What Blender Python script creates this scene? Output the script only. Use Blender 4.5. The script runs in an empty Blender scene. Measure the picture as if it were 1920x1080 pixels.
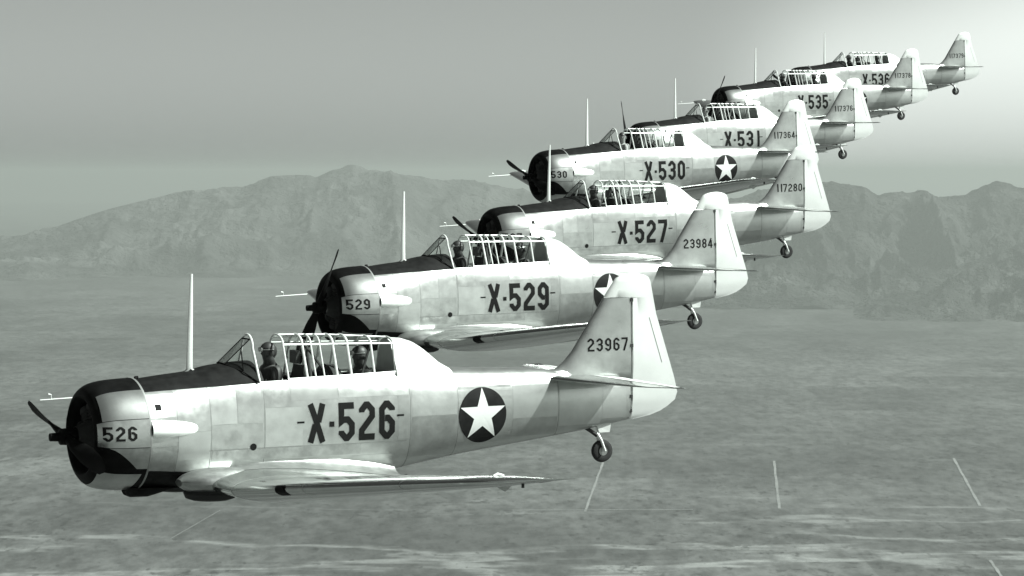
import bpy, math, random
import numpy as np
from mathutils import Matrix, Vector
random.seed(7)
SC = bpy.context.scene
COL = SC.collection

# ------------------------------------------------------------------ camera
F = 8000.0                                   # focal length in pixels of a 1920 wide frame
HORIZON = 325.0                              # row of the true horizon
YAW = 0.46095
def axes(yaw, pit, rol):
    d = np.array([math.sin(yaw)*math.cos(pit), math.cos(yaw)*math.cos(pit), math.sin(pit)])
    r = np.array([math.cos(yaw), -math.sin(yaw), 0.0]); u = np.cross(r, d)
    return np.stack([math.cos(rol)*r+math.sin(rol)*u, d, -math.sin(rol)*r+math.cos(rol)*u], 1)
A0 = axes(0.4609545595830249, -0.06662878314970795, -0.010466115275181116)
A1 = axes(YAW, -math.atan((540-HORIZON)/F), 0.0)
RIG = Matrix((A1 @ A0.T).tolist())           # survey frame of the formation -> level world
cam = bpy.data.cameras.new('camera'); camo = bpy.data.objects.new('camera', cam); COL.objects.link(camo)
cam.sensor_width = 36.0; cam.lens = 36.0*F/1920; cam.clip_start = 1.0; cam.clip_end = 400000.0
r_, d_, u_ = A1[:, 0], A1[:, 1], A1[:, 2]
camo.matrix_world = Matrix(((r_[0], u_[0], -d_[0], 0), (r_[1], u_[1], -d_[1], 0), (r_[2], u_[2], -d_[2], 0), (0, 0, 0, 1)))
SC.camera = camo

# ------------------------------------------------------------------ sky, sun, exposure
TINT = (0.935, 1.0, 0.95)                    # the slightly green toning of the black and white print
SUNV = Vector((0.85, -0.47, 1.0)).normalized()
elev = math.asin(SUNV.z); azim = math.atan2(SUNV.x, SUNV.y)
W = bpy.data.worlds.new('World'); SC.world = W; W.use_nodes = True
nt = W.node_tree; N = nt.nodes; L = nt.links; N.clear()
out = N.new('ShaderNodeOutputWorld'); bg = N.new('ShaderNodeBackground')
sky = N.new('ShaderNodeTexSky'); sky.sky_type = 'NISHITA'; sky.sun_disc = False
sky.sun_elevation = elev; sky.sun_rotation = azim; sky.dust_density = 4.0; sky.altitude = 900
spl3 = N.new('ShaderNodeSeparateColor'); L.new(sky.outputs[0], spl3.inputs[0])
# black and white film behind a red filter: the blue of the upper sky goes dark
bw = N.new('ShaderNodeMath'); bw.operation = 'MULTIPLY_ADD'; bw.inputs[1].default_value = 0.15
L.new(spl3.outputs[1], bw.inputs[0])
rp = N.new('ShaderNodeMath'); rp.operation = 'MULTIPLY'; rp.inputs[1].default_value = 0.85; L.new(spl3.outputs[0], rp.inputs[0]); L.new(rp.outputs[0], bw.inputs[2])
def wmath(op, a, b=None, c=None, clamp=False):
    n = N.new('ShaderNodeMath'); n.operation = op; n.use_clamp = clamp
    for i, v in enumerate((a, b, c)):
        if v is None: continue
        if isinstance(v, (int, float)): n.inputs[i].default_value = v
        else: L.new(v, n.inputs[i])
    return n.outputs[0]
def wrange(v, a, b, lo=0.0, hi=1.0):
    n = N.new('ShaderNodeMapRange'); n.interpolation_type = 'SMOOTHSTEP'
    L.new(v, n.inputs[0]); n.inputs[1].default_value = a; n.inputs[2].default_value = b
    n.inputs[3].default_value = lo; n.inputs[4].default_value = hi
    return n.outputs[0]
tc = N.new('ShaderNodeTexCoord'); sep = N.new('ShaderNodeSeparateXYZ'); L.new(tc.outputs['Generated'], sep.inputs[0])
az = wmath('ARCTAN2', sep.outputs[0], sep.outputs[1])       # azimuth from north, radians
el = wmath('ARCSINE', sep.outputs[2])
noi = N.new('ShaderNodeTexNoise'); noi.inputs['Scale'].default_value = 9.0; noi.inputs['Detail'].default_value = 7.0
L.new(tc.outputs['Generated'], noi.inputs['Vector'])
wob = wmath('MULTIPLY', wmath('SUBTRACT', noi.outputs[0], 0.5), 0.03)
# a bright sunlit haze bank low in the sky to the right, running on beyond the frame
def px(u): return YAW + (u-960)/F
bankaz = wmath('MULTIPLY', wrange(wmath('ADD', az, wob), px(1250), px(1600)), wrange(az, 1.3, 2.2, 1.0, 0.0))
bankel = wrange(wmath('ADD', el, wmath('MULTIPLY', wmath('SUBTRACT', az, px(1700)), -0.28)), 0.018, 0.062, 1.0, 0.0)
BASE = 0.89; BANK = 1.35
low = wrange(el, -0.002, 0.05, 0.66, 0.0)                     # the dusty air thickens towards the horizon
deep = wrange(el, 0.06, 0.55, 1.0, 0.38)                   # and thins to a dark filtered zenith
tot = wmath('MULTIPLY', wmath('MULTIPLY', bw.outputs[0], deep), wmath('ADD', wmath('ADD', BASE, low), wmath('MULTIPLY', BANK, wmath('MULTIPLY', bankaz, bankel))))
mul = N.new('ShaderNodeVectorMath'); mul.operation = 'SCALE'; mul.inputs[0].default_value = TINT; L.new(tot, mul.inputs['Scale'])
L.new(mul.outputs[0], bg.inputs[0]); bg.inputs[1].default_value = 0.082
L.new(bg.outputs[0], out.inputs[0])
sl = bpy.data.lights.new('sun', 'SUN'); sl.energy = 5.0; sl.angle = math.radians(0.5); sl.color = TINT
so = bpy.data.objects.new('sun', sl); COL.objects.link(so)
so.rotation_euler = (-SUNV).to_track_quat('-Z', 'Y').to_euler()
SC.view_settings.view_transform = 'Standard'; SC.view_settings.look = 'None'
SC.view_settings.gamma = 1.0; SC.view_settings.exposure = 0.85; SC.view_settings.use_curve_mapping = False
SC.render.engine = 'CYCLES'; SC.cycles.use_denoising = True
SC.cycles.max_bounces = 8; SC.cycles.transparent_max_bounces = 24; SC.cycles.volume_bounces = 0

# ------------------------------------------------------------------ materials
def grey(v): return (v*0.97, v, v*0.975, 1.0)
MATS = {}
def mat(name, base, rough=0.5, metal=0.0, spec=0.5, var=0.0, scale=3.0, bump=0.0, rvar=0.0):
    m = bpy.data.materials.new(name); m.use_nodes = True; t = m.node_tree; b = t.nodes['Principled BSDF']
    b.inputs['Base Color'].default_value = grey(base); b.inputs['Roughness'].default_value = rough
    b.inputs['Metallic'].default_value = metal; b.inputs['Specular IOR Level'].default_value = spec
    if var or bump or rvar:
        c = t.nodes.new('ShaderNodeTexCoord'); n = t.nodes.new('ShaderNodeTexNoise')
        n.inputs['Scale'].default_value = scale; n.inputs['Detail'].default_value = 6.0; n.inputs['Roughness'].default_value = 0.62
        oi = t.nodes.new('ShaderNodeObjectInfo'); va = t.nodes.new('ShaderNodeVectorMath'); va.operation = 'MULTIPLY_ADD'
        cx_ = t.nodes.new('ShaderNodeCombineXYZ')
        for i_ in range(3): t.links.new(oi.outputs['Random'], cx_.inputs[i_])
        va.inputs[1].default_value = (37.0, 53.0, 71.0); t.links.new(cx_.outputs[0], va.inputs[0]); t.links.new(c.outputs['Object'], va.inputs[2])
        t.links.new(va.outputs[0], n.inputs['Vector'])
        if var:
            r = t.nodes.new('ShaderNodeMapRange'); t.links.new(n.outputs[0], r.inputs[0])
            r.inputs[1].default_value = 0.3; r.inputs[2].default_value = 0.7
            r.inputs[3].default_value = max(0.0, base-var); r.inputs[4].default_value = base+var
            k = t.nodes.new('ShaderNodeVectorMath'); k.operation = 'SCALE'; k.inputs[0].default_value = grey(1)[:3]
            t.links.new(r.outputs[0], k.inputs['Scale']); t.links.new(k.outputs[0], b.inputs['Base Color'])
        if rvar:
            r = t.nodes.new('ShaderNodeMapRange'); t.links.new(n.outputs[0], r.inputs[0])
            r.inputs[1].default_value = 0.3; r.inputs[2].default_value = 0.7
            r.inputs[3].default_value = rough-rvar; r.inputs[4].default_value = rough+rvar
            t.links.new(r.outputs[0], b.inputs['Roughness'])
        if bump:
            bu = t.nodes.new('ShaderNodeBump'); bu.inputs['Strength'].default_value = bump; bu.inputs['Distance'].default_value = 0.02
            t.links.new(n.outputs[0], bu.inputs['Height']); t.links.new(bu.outputs[0], b.inputs['Normal'])
    MATS[name] = m
    return m
skin_m = mat('bare_aluminium', 0.56, 0.32, 0.85, var=0.06, scale=4.5, bump=0.07, rvar=0.05)
skina_m = mat('bright_aluminium', 0.60, 0.34, 0.82, var=0.05, scale=5.0, bump=0.06, rvar=0.05)
skinb_m = mat('dull_aluminium', 0.50, 0.35, 0.85, var=0.06, scale=5.5, bump=0.06, rvar=0.06)
skinc_m = mat('buffed_aluminium', 0.59, 0.31, 0.80, var=0.045, scale=4.0, bump=0.02, rvar=0.02)
skin2_m = mat('greyer_aluminium', 0.42, 0.40, 0.80, var=0.09, scale=6.0, bump=0.12, rvar=0.08)  # darker grey metal for lower panels, root fillet and flap
wing_m = mat('polished_aluminium', 0.60, 0.14, 0.97, var=0.05, scale=2.0, bump=0.015, rvar=0.04)
dope_m = mat('silver_dope', 0.78, 0.5, 0.25, var=0.03, scale=4.0)
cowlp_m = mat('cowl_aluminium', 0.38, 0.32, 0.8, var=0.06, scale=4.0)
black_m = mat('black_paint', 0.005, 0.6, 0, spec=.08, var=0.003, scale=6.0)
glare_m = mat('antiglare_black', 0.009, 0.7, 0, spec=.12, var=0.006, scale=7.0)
mark_m = mat('marking_black', 0.008, 0.65, spec=.12)
blue_m = mat('insignia_dark', 0.013, 0.6, spec=.15, var=0.005, scale=8)
white_m = mat('insignia_white', 0.8, 0.55)
frame_m = mat('frame_aluminium', 0.8, 0.4, 0.2)
rubber_m = mat('tyre_rubber', 0.02, 0.8)
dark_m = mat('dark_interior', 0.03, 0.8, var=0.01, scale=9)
mid_m = mat('sky_backing_grey', 0.34, 0.7, var=0.03, scale=9)  # pale grey of the backing plate, standing for sky behind the glass
steel_m = mat('steel', 0.35, 0.4, 0.8)
skinp_m = mat('face_skin', 0.36, 0.6)
shade_m = mat('face_mask_leather', 0.06, 0.6)
jacket_m = mat('leather_jacket', 0.035, 0.6, var=0.012, scale=14)
helmet_m = mat('leather_helmet', 0.025, 0.5)
shirt_m = mat('pale_shirt', 0.5, 0.8)
web_m = mat('harness_webbing', 0.62, 0.8)
seam_m = mat('panel_seam', 0.28, 0.6, .6)
def glass_mat():
    m = bpy.data.materials.new('canopy_glass'); m.use_nodes = True; t = m.node_tree; t.nodes.clear()
    o = t.nodes.new('ShaderNodeOutputMaterial'); mx = t.nodes.new('ShaderNodeMixShader')
    tr = t.nodes.new('ShaderNodeBsdfTransparent'); tr.inputs[0].default_value = (0.96, 0.975, 0.965, 1)
    gl = t.nodes.new('ShaderNodeBsdfGlossy'); gl.inputs['Roughness'].default_value = 0.12; gl.inputs[0].default_value = grey(0.9)
    fr = t.nodes.new('ShaderNodeFresnel'); fr.inputs[0].default_value = 1.18
    sc_ = t.nodes.new('ShaderNodeMath'); sc_.operation = 'MULTIPLY'; sc_.inputs[1].default_value = .55; t.links.new(fr.outputs[0], sc_.inputs[0]); t.links.new(sc_.outputs[0], mx.inputs[0]); t.links.new(tr.outputs[0], mx.inputs[1]); t.links.new(gl.outputs[0], mx.inputs[2])
    t.links.new(mx.outputs[0], o.inputs[0]); return m
glass_m = glass_mat()

# ------------------------------------------------------------------ mesh helpers
def link(name, me, parent=None, loc=None):
    o = bpy.data.objects.new(name, me); COL.objects.link(o)
    if parent is not None: o.parent = parent
    if loc is not None: o.location = loc
    return o
class MB:
    def __init__(s): s.v = []; s.f = []
    def add(s, v, f):
        k = len(s.v); s.v += [tuple(p) for p in v]; s.f += [tuple(i+k for i in q) for q in f]; return s
    def rings(s, R, closed=True, caps=(False, False)):
        n = len(R[0]); k = len(s.v)
        for r in R: s.v += [tuple(p) for p in r]
        m = n if closed else n-1
        for i in range(len(R)-1):
            for j in range(m):
                a = k+i*n+j; b = k+i*n+(j+1) % n
                s.f.append((a, b, b+n, a+n))
        if caps[0]: s.f.append(tuple(k+j for j in range(n))[::-1])
        if caps[1]: s.f.append(tuple(k+(len(R)-1)*n+j for j in range(n)))
        return s
    def tube(s, pts, rad, n=8, caps=True):
        pts = [Vector(p) for p in pts]
        if not isinstance(rad, (list, tuple)): rad = [rad]*len(pts)
        R = []; prev = None
        for i, p in enumerate(pts):
            t = (pts[min(i+1, len(pts)-1)]-pts[max(i-1, 0)]).normalized()
            if prev is None:
                a = Vector((0, 0, 1)) if abs(t.z) < 0.9 else Vector((1, 0, 0))
                x = t.cross(a).normalized()
            else: x = (prev - t*prev.dot(t)).normalized()
            prev = x; y = t.cross(x)
            ra = rad[i]; rx, ry = ra if isinstance(ra, tuple) else (ra, ra)
            R.append([p+x*rx*math.cos(2*math.pi*j/n)+y*ry*math.sin(2*math.pi*j/n) for j in range(n)])
        return s.rings(R, True, (caps, caps))
    def lathe(s, prof, c=(0, 0, 0), n=32, axis='x', caps=(False, False)):
        R = []
        for a, r in prof:
            ring = []
            for j in range(n):
                q = 2*math.pi*j/n; y = r*math.cos(q); z = r*math.sin(q)
                p = (a, y, z) if axis == 'x' else ((y, a, z) if axis == 'y' else (y, z, a))
                ring.append((p[0]+c[0], p[1]+c[1], p[2]+c[2]))
            R.append(ring)
        return s.rings(R, True, caps)
    def box(s, lo, hi):
        x0, y0, z0 = lo; x1, y1, z1 = hi
        return s.add([(x0,y0,z0),(x1,y0,z0),(x1,y1,z0),(x0,y1,z0),(x0,y0,z1),(x1,y0,z1),(x1,y1,z1),(x0,y1,z1)],
                     [(0,3,2,1),(4,5,6,7),(0,1,5,4),(1,2,6,5),(2,3,7,6),(3,0,4,7)])
    def build(s, name, m, parent=None, smooth=True, sharp=35, loc=None, fix=True):
        me = bpy.data.meshes.new(name); me.from_pydata(s.v, [], s.f); me.materials.append(m)
        if fix:
            import bmesh
            b = bmesh.new(); b.from_mesh(me); bmesh.ops.recalc_face_normals(b, faces=b.faces); b.to_mesh(me); b.free()
        if smooth:
            me.polygons.foreach_set('use_smooth', [True]*len(me.polygons))
            me.set_sharp_from_angle(angle=math.radians(sharp))
        me.update()
        return link(name, me, parent, loc)
def interp(x, T): return float(np.interp(x, [t[0] for t in T], [t[1] for t in T]))
def spl(T):
    """smooth (monotone-ish) interpolation of a table"""
    xs = np.array([t[0] for t in T], float); ys = np.array([t[1] for t in T], float)
    d = np.diff(ys)/np.diff(xs); m = np.zeros(len(xs)); m[0] = d[0]; m[-1] = d[-1]
    for i in range(1, len(xs)-1): m[i] = 0 if d[i-1]*d[i] <= 0 else 2*d[i-1]*d[i]/(d[i-1]+d[i])
    def f(x):
        x = min(max(x, xs[0]), xs[-1]); i = min(int(np.searchsorted(xs, x, 'right'))-1, len(xs)-2); i = max(i, 0)
        h = xs[i+1]-xs[i]; t = (x-xs[i])/h
        return float((2*t**3-3*t*t+1)*ys[i]+(t**3-2*t*t+t)*h*m[i]+(-2*t**3+3*t*t)*ys[i+1]+(t**3-t*t)*h*m[i+1])
    return f

# ------------------------------------------------------------------ fuselage surface (x aft, -y port, z up)
ztop = spl([(0.66,.665),(1.06,.71),(1.42,.745),(1.66,.80),(1.9,.83),(2.24,.85),(3.2,.83),(4.2,.76),(4.72,.71),(5.01,.675),(5.55,.645),(6.19,.62),(6.6,.56),(7.1,.47),(7.68,.40)])
zbot = spl([(0.66,-.66),(1.1,-.70),(1.6,-.74),(2.4,-.75),(3.2,-.74),(3.9,-.66),(4.55,-.55),(5.12,-.46),(5.76,-.38),(6.41,-.30),(6.91,-.235),(7.4,-.16),(7.68,-.11)])
hwid = spl([(0.66,.655),(1.1,.60),(1.6,.55),(2.24,.515),(3.2,.50),(4.2,.455),(5.0,.39),(5.76,.32),(6.41,.25),(6.91,.18),(7.3,.115),(7.68,.05)])
def expo(x): return 2.0 if x < .8 else min(2.35, 2.0+(x-.8)*.3)
def fus(x, a, off=0.0):
    """point on the fuselage at station x, angle a (0 = port waterline, +90 = top, -90 = bottom)"""
    zt, zb, w, n = ztop(x), zbot(x), hwid(x), expo(x)
    zc = (zt+zb)/2+0.02; h = (zt-zc if math.sin(a) > 0 else zc-zb)
    c, s_ = math.cos(a), math.sin(a)
    y = -(w+off)*math.copysign(abs(c)**(2/n), c); z = zc+(h+off)*math.copysign(abs(s_)**(2/n), s_)
    return (x, y, z)
def fus_y(x, z):
    zt, zb, w, n = ztop(x), zbot(x), hwid(x), expo(x)
    zc = (zt+zb)/2+0.02; h = (zt-zc if z > zc else zc-zb); k = min(abs(z-zc)/h, .999)
    return w*(1-k**n)**(1/n)
def fus_ang(x, z):
    zt, zb, n = ztop(x), zbot(x), expo(x); zc = (zt+zb)/2+0.02; h = (zt-zc if z > zc else zc-zb)
    k = (z-zc)/h; k = max(-1, min(1, k)); return math.asin(math.copysign(abs(k)**(n/2), k))
def rail(x): return interp(x, [(2.24,.60),(4.1,.635),(4.3,.64)])
def closed_section(x0, x1, n, off=0.0, m=56):
    return [[fus(x0+(x1-x0)*i/n, 2*math.pi*j/m, off) for j in range(m)] for i in range(n+1)]
def strip(x0, x1, z0, z1, off, nx=10, nz=6, port=True, zf0=None, zf1=None):
    """patch of fuselage skin between two heights, proud by off"""
    R = []
    for i in range(nx+1):
        x = x0+(x1-x0)*i/nx; a = fus_ang(x, zf0(x) if zf0 else z0); b = fus_ang(x, zf1(x) if zf1 else z1)
        row = [fus(x, a+(b-a)*j/nz, off) for j in range(nz+1)]
        if not port: row = [(p[0], -p[1], p[2]) for p in row]
        R.append(row)
    return R

# cowling surface
cowl_r = spl([(0.0,.50),(0.03,.565),(0.08,.61),(0.15,.645),(0.3,.675),(0.5,.69),(0.66,.695)])
def cowl_patch(x0, x1, a0, a1, off, nx=10, na=10, slant=0.0, slant0=0.0):
    R = []
    for i in range(nx+1):
        row = []
        for j in range(na+1):
            a = math.radians(a0+(a1-a0)*j/na); xe = x1-slant*(1-j/na); xs = x0+slant0*(1-j/na)**.7; x = xs+(xe-xs)*i/nx; r = cowl_r(x)+off
            row.append((x, -r*math.cos(a), r*math.sin(a)))
        R.append(row)
    return R
def mirror(R): return [[(p[0], -p[1], p[2]) for p in row] for row in R]

# wing
LEx = spl([(0,1.36),(1.45,1.40),(5.75,2.27),(6.05,2.35),(6.22,2.47),(6.34,2.72),(6.40,3.10)])
TEx = lambda y: interp(y, [(0,4.16),(1.45,4.15),(6.2,3.58),(6.4,3.60)])
WZ = lambda y: interp(y, [(0,-.600),(1.45,-.600),(6.2,-.06),(6.4,-.045)])
TH = lambda y: interp(y, [(0,.122),(1.45,.120),(6.0,.105),(6.3,.065),(6.4,.02)])
def afoil(c, t, cam=.003):
    yt = 5*t*(.2969*math.sqrt(c)-.126*c-.3516*c*c+.2843*c**3-.1036*c**4)
    yc = cam*4*c*(1-c); return yc, yt
def wing_pt(y, s, off=0.0):
    """s in -1..1 : -1 trailing edge below, 0 leading edge, +1 trailing edge above"""
    a = abs(y); c = abs(s)**1.6; le, te = LEx(a), TEx(a); ch = te-le
    yc, yt = afoil(c, TH(a)); z = WZ(a)-.018*ch*c+ch*(yc+(yt if s >= 0 else -yt))+(off if s > 0 else -off if s < 0 else 0)
    return (le+ch*c-(off if abs(s) < .1 else 0), y, z)
def wing_rings(y0, y1, n, s0=-1.0, s1=1.0, m=48, off=0.0, sgn=-1):
    ys = [y0+(y1-y0)*i/n for i in range(n+1)]
    return [[wing_pt(sgn*y, s0+(s1-s0)*j/m, off) for j in range(m+1)] for y in ys]

# fin and rudder
finLE = lambda z: interp(z, [(-.2,7.6),(.40,6.25),(.52,6.41),(.59,6.58),(.68,6.70),(.81,6.82),(1.24,7.11),(1.65,7.39),(1.75,7.465),(1.785,7.55),(1.80,7.66)])
rudTE = lambda z: interp(z, [(-.12,7.70),(-.07,7.99),(-.02,8.14),(.04,8.25),(.12,8.36),(.22,8.395),(.41,8.35),(1.26,8.075),(1.70,7.985),(1.76,7.95),(1.785,7.88),(1.80,7.78)])
HX = 7.68
def fin_half(x, z):
    zz = max(z, .45); le, te = finLE(zz), rudTE(z); c = (x-le)/(te-le); c = min(max(c, 0), 1)
    T = interp(z, [(-.2,.045),(.45,.10),(1.6,.055),(1.76,.04),(1.80,.008)])
    yt = 5*.2*(.2969*math.sqrt(c)-.126*c-.3516*c*c+.2843*c**3-.1036*c**4)/.1*T
    if z < .45: yt = min(yt, interp(x, [(HX,.05),(rudTE(z),.004)]))
    return max(yt, .003)

# ------------------------------------------------------------------ stencil figures
def oct_(l, b, r, t, c): return [(l+c,b),(r-c,b),(r,b+c),(r,t-c),(r-c,t),(l+c,t),(l,t-c),(l,b+c)]
Wd = .50; C_ = .13; S2 = .085                # figure width, corner cut, half stroke (height 1)
l, r, b, t = S2, Wd-S2, S2, 1-S2
GL = {
 '0': [(oct_(l,b,r,t,C_), True)],
 '1': [([(Wd/2,0),(Wd/2,1)], False)],
 '2': [([(l,t-.19),(l,t-C_),(l+C_,t),(r-C_,t),(r,t-C_),(r,.62),(l,.26),(l,b),(Wd,b)], False)],
 '3': [([(l,t-.19),(l,t-C_),(l+C_,t),(r-C_,t),(r,t-C_),(r,.62),(r-.1,.52),(r,.42),(r,b+C_),(r-C_,b),(l+C_,b),(l,b+C_),(l,b+.19)], False), ([(r-.27,.52),(r-.12,.52)], False)],
 '4': [([(Wd,.27),(l-.02,.27),(r-.06,1.0)], False), ([(r-.06,.80),(r-.06,.0)], False)],
 '5': [([(Wd-.02,t),(l,t),(l,.52),(l+.06,.56),(r-C_,.56),(r,.56-C_),(r,b+C_),(r-C_,b),(l+C_,b),(l,b+C_),(l,b+.19)], False)],
 '6': [([(r,t-.17),(r,t-C_),(r-C_,t),(l+C_,t),(l,t-C_),(l,b+C_),(l+C_,b),(r-C_,b),(r,b+C_),(r,.55-C_),(r-C_,.55),(l+.10,.55)], False)],
 '7': [([(0,t),(r,t),(r,.78),(Wd/2-.06,.0)], False)],
 '8': [(oct_(l,b,r,.52,.12), True), (oct_(l+.01,.52,r-.01,t,.12), True)],
 '9': [([(l,b+.17),(l,b+C_),(l+C_,b),(r-C_,b),(r,b+C_),(r,t-C_),(r-C_,t),(l+C_,t),(l,t-C_),(l,.45+C_),(l+C_,.45),(r-.10,.45)], False)],
 'X': [([(.06,1),(Wd-.06,0)], False), ([(Wd-.06,1),(.30,.53)], False), ([(.20,.47),(.06,0)], False)],
 '.': [([(.0,.46),(.15,.46)], False)],
}
ADV = {'1': .42, '.': .29}
def stroke(pts, closed, hw):
    P = [Vector(p) for p in pts]; n = len(P); Lf = []; Rt = []
    for i in range(n):
        if closed: a, c = P[i-1], P[(i+1) % n]
        else: a, c = P[max(i-1, 0)], P[min(i+1, n-1)]
        d1 = (P[i]-a).normalized() if (P[i]-a).length > 1e-9 else (c-P[i]).normalized()
        d2 = (c-P[i]).normalized() if (c-P[i]).length > 1e-9 else d1
        n1 = Vector((-d1.y, d1.x)); n2 = Vector((-d2.y, d2.x)); m_ = (n1+n2).normalized(); k = hw/max(m_.dot(n1), .45)
        Lf.append(P[i]+m_*k); Rt.append(P[i]-m_*k)
    q = []
    for i in range(n if closed else n-1):
        j = (i+1) % n; q.append((Rt[i], Rt[j], Lf[j], Lf[i]))
    return q
def text_mesh(txt, x0, z0, h, width, surf, hw=S2, seg=.05):
    """conforming lettering; surf(x,z,layer) -> y"""
    adv = sum(ADV.get(c, .64) for c in txt)-.14; sx = width/adv; mb = MB(); cx = 0
    for c in txt:
        if c == 'X' : w0 = .10
        else: w0 = 0
        for si, (pts, cl) in enumerate(GL[c]):
            for q in stroke(pts, cl, hw*(.80 if c == '.' else 1)):
                A, B, Cc, D = [Vector((x0+(cx+p.x)*sx, z0+p.y*h)) for p in q]
                n = max(1, int(max((B-A).length, (Cc-D).length)/seg)+1)
                V = []; Fc = []
                for i in range(n+1):
                    p0 = A.lerp(B, i/n); p1 = D.lerp(Cc, i/n)
                    for k in range(3):
                        p = p0.lerp(p1, k/2); V.append((p.x, surf(p.x, p.y)-.0006*si, p.y))
                for i in range(n):
                    for k in range(2): a = i*3+k; Fc.append((a, a+3, a+4, a+1))
                mb.add(V, Fc)
        cx += ADV.get(c, .64)
    return mb

# ------------------------------------------------------------------ the people in the cockpits
def person_mesh(variant, turn=0.0):
    """seated flyer, hips at the origin, facing -x; one continuous skin"""
    V = [(0,0,0),(0,0,.16),(0,0,.34),(-.0,0,.51),(-.02,0,.58),(-.03,0,.64),(-.045,0,.72),(-.04,0,.80)]
    Rr = [(.17,.13),(.16,.12),(.20,.13),(.16,.10),(.075,.075),(.075,.085),(.088,.105),(.06,.075)]
    Ed = [(i, i+1) for i in range(7)]
    for s in (-1, 1):
        k = len(V)
        V += [(0,s*.18,.52),(-.06,s*.245,.24),(-.26,s*.19,.12),(-.34,s*.17,.13),(-.40,s*.16,.12)]
        Rr += [(.078,.078),(.058,.058),(.042,.042),(.036,.036),(.028,.02)]
        Ed += [(2,k),(k,k+1),(k+1,k+2),(k+2,k+3),(k+3,k+4)]
        for f in range(4):                       # fingers closed round the stick
            q = len(V); dz = .028-.018*f
            V += [(-.425,s*(.155),.12+dz),(-.45-.004*f,s*.13,.12+dz),(-.43,s*.11,.118+dz)]
            Rr += [(.010,.010),(.009,.009),(.008,.008)]; Ed += [(k+4,q),(q,q+1),(q+1,q+2)]
        q = len(V); V += [(-.385,s*.13,.15),(-.41,s*.11,.155)]; Rr += [(.011,.011),(.009,.009)]; Ed += [(k+3,q),(q,q+1)]
        q = len(V); V += [(-.06,s*.11,.0),(-.42,s*.15,.09),(-.48,s*.15,-.22),(-.58,s*.15,-.30)]
        Rr += [(.10,.10),(.075,.075),(.055,.055),(.045,.035)]; Ed += [(0,q),(q,q+1),(q+1,q+2),(q+2,q+3)]
    me = bpy.data.meshes.new('person_cage'); me.from_pydata(V, Ed, [])
    o = bpy.data.objects.new('person_cage', me); COL.objects.link(o)
    md = o.modifiers.new('s', 'SKIN'); md.use_smooth_shade = True
    for i, sv in enumerate(me.skin_vertices[0].data): sv.radius = Rr[i]; sv.use_root = (i == 0)
    sd = o.modifiers.new('d', 'SUBSURF'); sd.levels = 2; sd.render_levels = 2
    dg = bpy.context.evaluated_depsgraph_get(); ev = o.evaluated_get(dg)
    out_ = bpy.data.meshes.new_from_object(ev, depsgraph=dg)
    bpy.data.objects.remove(o); bpy.data.meshes.remove(me)
    # shape the face: nose, brow and chin pushed out of the head
    for v in out_.vertices:
        p = v.co
        if p.z > .60:
            fx = -p.x-.11; d = math.exp(-((p.y/.016)**2)-((p.z-.695)/.022)**2)
            if p.x < -.10: v.co.x -= .026*d
            d = math.exp(-((p.y/.03)**2)-((p.z-.635)/.02)**2)
            if p.x < -.08: v.co.x -= .012*d
            for s in (-1, 1):
                d = math.exp(-(((p.y-s*.032)/.014)**2)-((p.z-.722)/.012)**2)
                if p.x < -.09: v.co.x += .008*d
    for v in out_.vertices:                      # turn the head on the neck
        q = min(max((v.co.z-.52)/.10, 0), 1)*turn
        if q and abs(v.co.y) < .14:
            x_, y_ = v.co.x+.03, v.co.y; v.co.x = x_*math.cos(q)-y_*math.sin(q)-.03; v.co.y = x_*math.sin(q)+y_*math.cos(q)
    out_.materials.clear(); out_.materials.append(jacket_m if variant == 0 else shirt_m); out_.materials.append(skinp_m if variant else shade_m); out_.materials.append(jacket_m)
    for p in out_.polygons:
        c = p.center
        if c.z > (.545 if variant else .62) and abs(c.y) < .14: p.material_index = 1
        elif c.x < -.36 and abs(c.z-.12) < .07 and c.x > -.50 and abs(c.y) < .2: p.material_index = 1
        elif c.z < .09: p.material_index = 2
    return out_
PM = {}
def helmet(parent, cap=False, turn=0.0):
    mb = MB(); R = []
    for i in range(9):
        a = math.pi*i/8; R.append([(-.035+.116*math.sin(a)*math.cos(q)*(1.0), .096*math.sin(a)*math.sin(q), .722+.120*math.cos(a)) for q in [2*math.pi*j/20 for j in range(20)]])
    mb.rings(R)
    keep = [];
    for f in mb.f:
        c = [sum(mb.v[i][k] for i in f)/len(f) for k in range(3)]
        if c[0] < -.085 and c[2] < .765 and not (c[0] > -.02): continue
        if cap and c[2] < .755: continue
        if c[2] < .61: continue
        keep.append(f)
    mb.f = keep
    h = mb.build('cap' if cap else 'flying_helmet', helmet_m, parent)
    h.matrix_local = Matrix.Translation((-.03,0,0)) @ Matrix.Rotation(turn, 4, 'Z') @ Matrix.Translation((.03,0,0))
    if cap:
        MB().box((-.22,-.07,.752), (-.12,.07,.762)).build('cap_peak', helmet_m, h, smooth=False)
    g = MB()
    for s in (-1, 1): g.lathe([(-.150,.001),(-.149,.028),(-.138,.030),(-.134,.026)], (0, s*.034, .745), 14)
    g.tube([(-.137,-.05,.745),(-.08,-.09,.748),(0,-.097,.75)], .007, 6).tube([(-.137,.05,.745),(-.08,.09,.748),(0,.097,.75)], .007, 6)
    if not cap: g.build('goggles', steel_m, h)
    e = MB()
    for s in (-1, 1): e.lathe([(s*.090,.001),(s*.092,.032),(s*.110,.034),(s*.116,.02),(s*.117,.001)], (-.03, 0, .70), 14, 'y')
    e.build('headphones', dark_m if not cap else steel_m, h)
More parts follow.
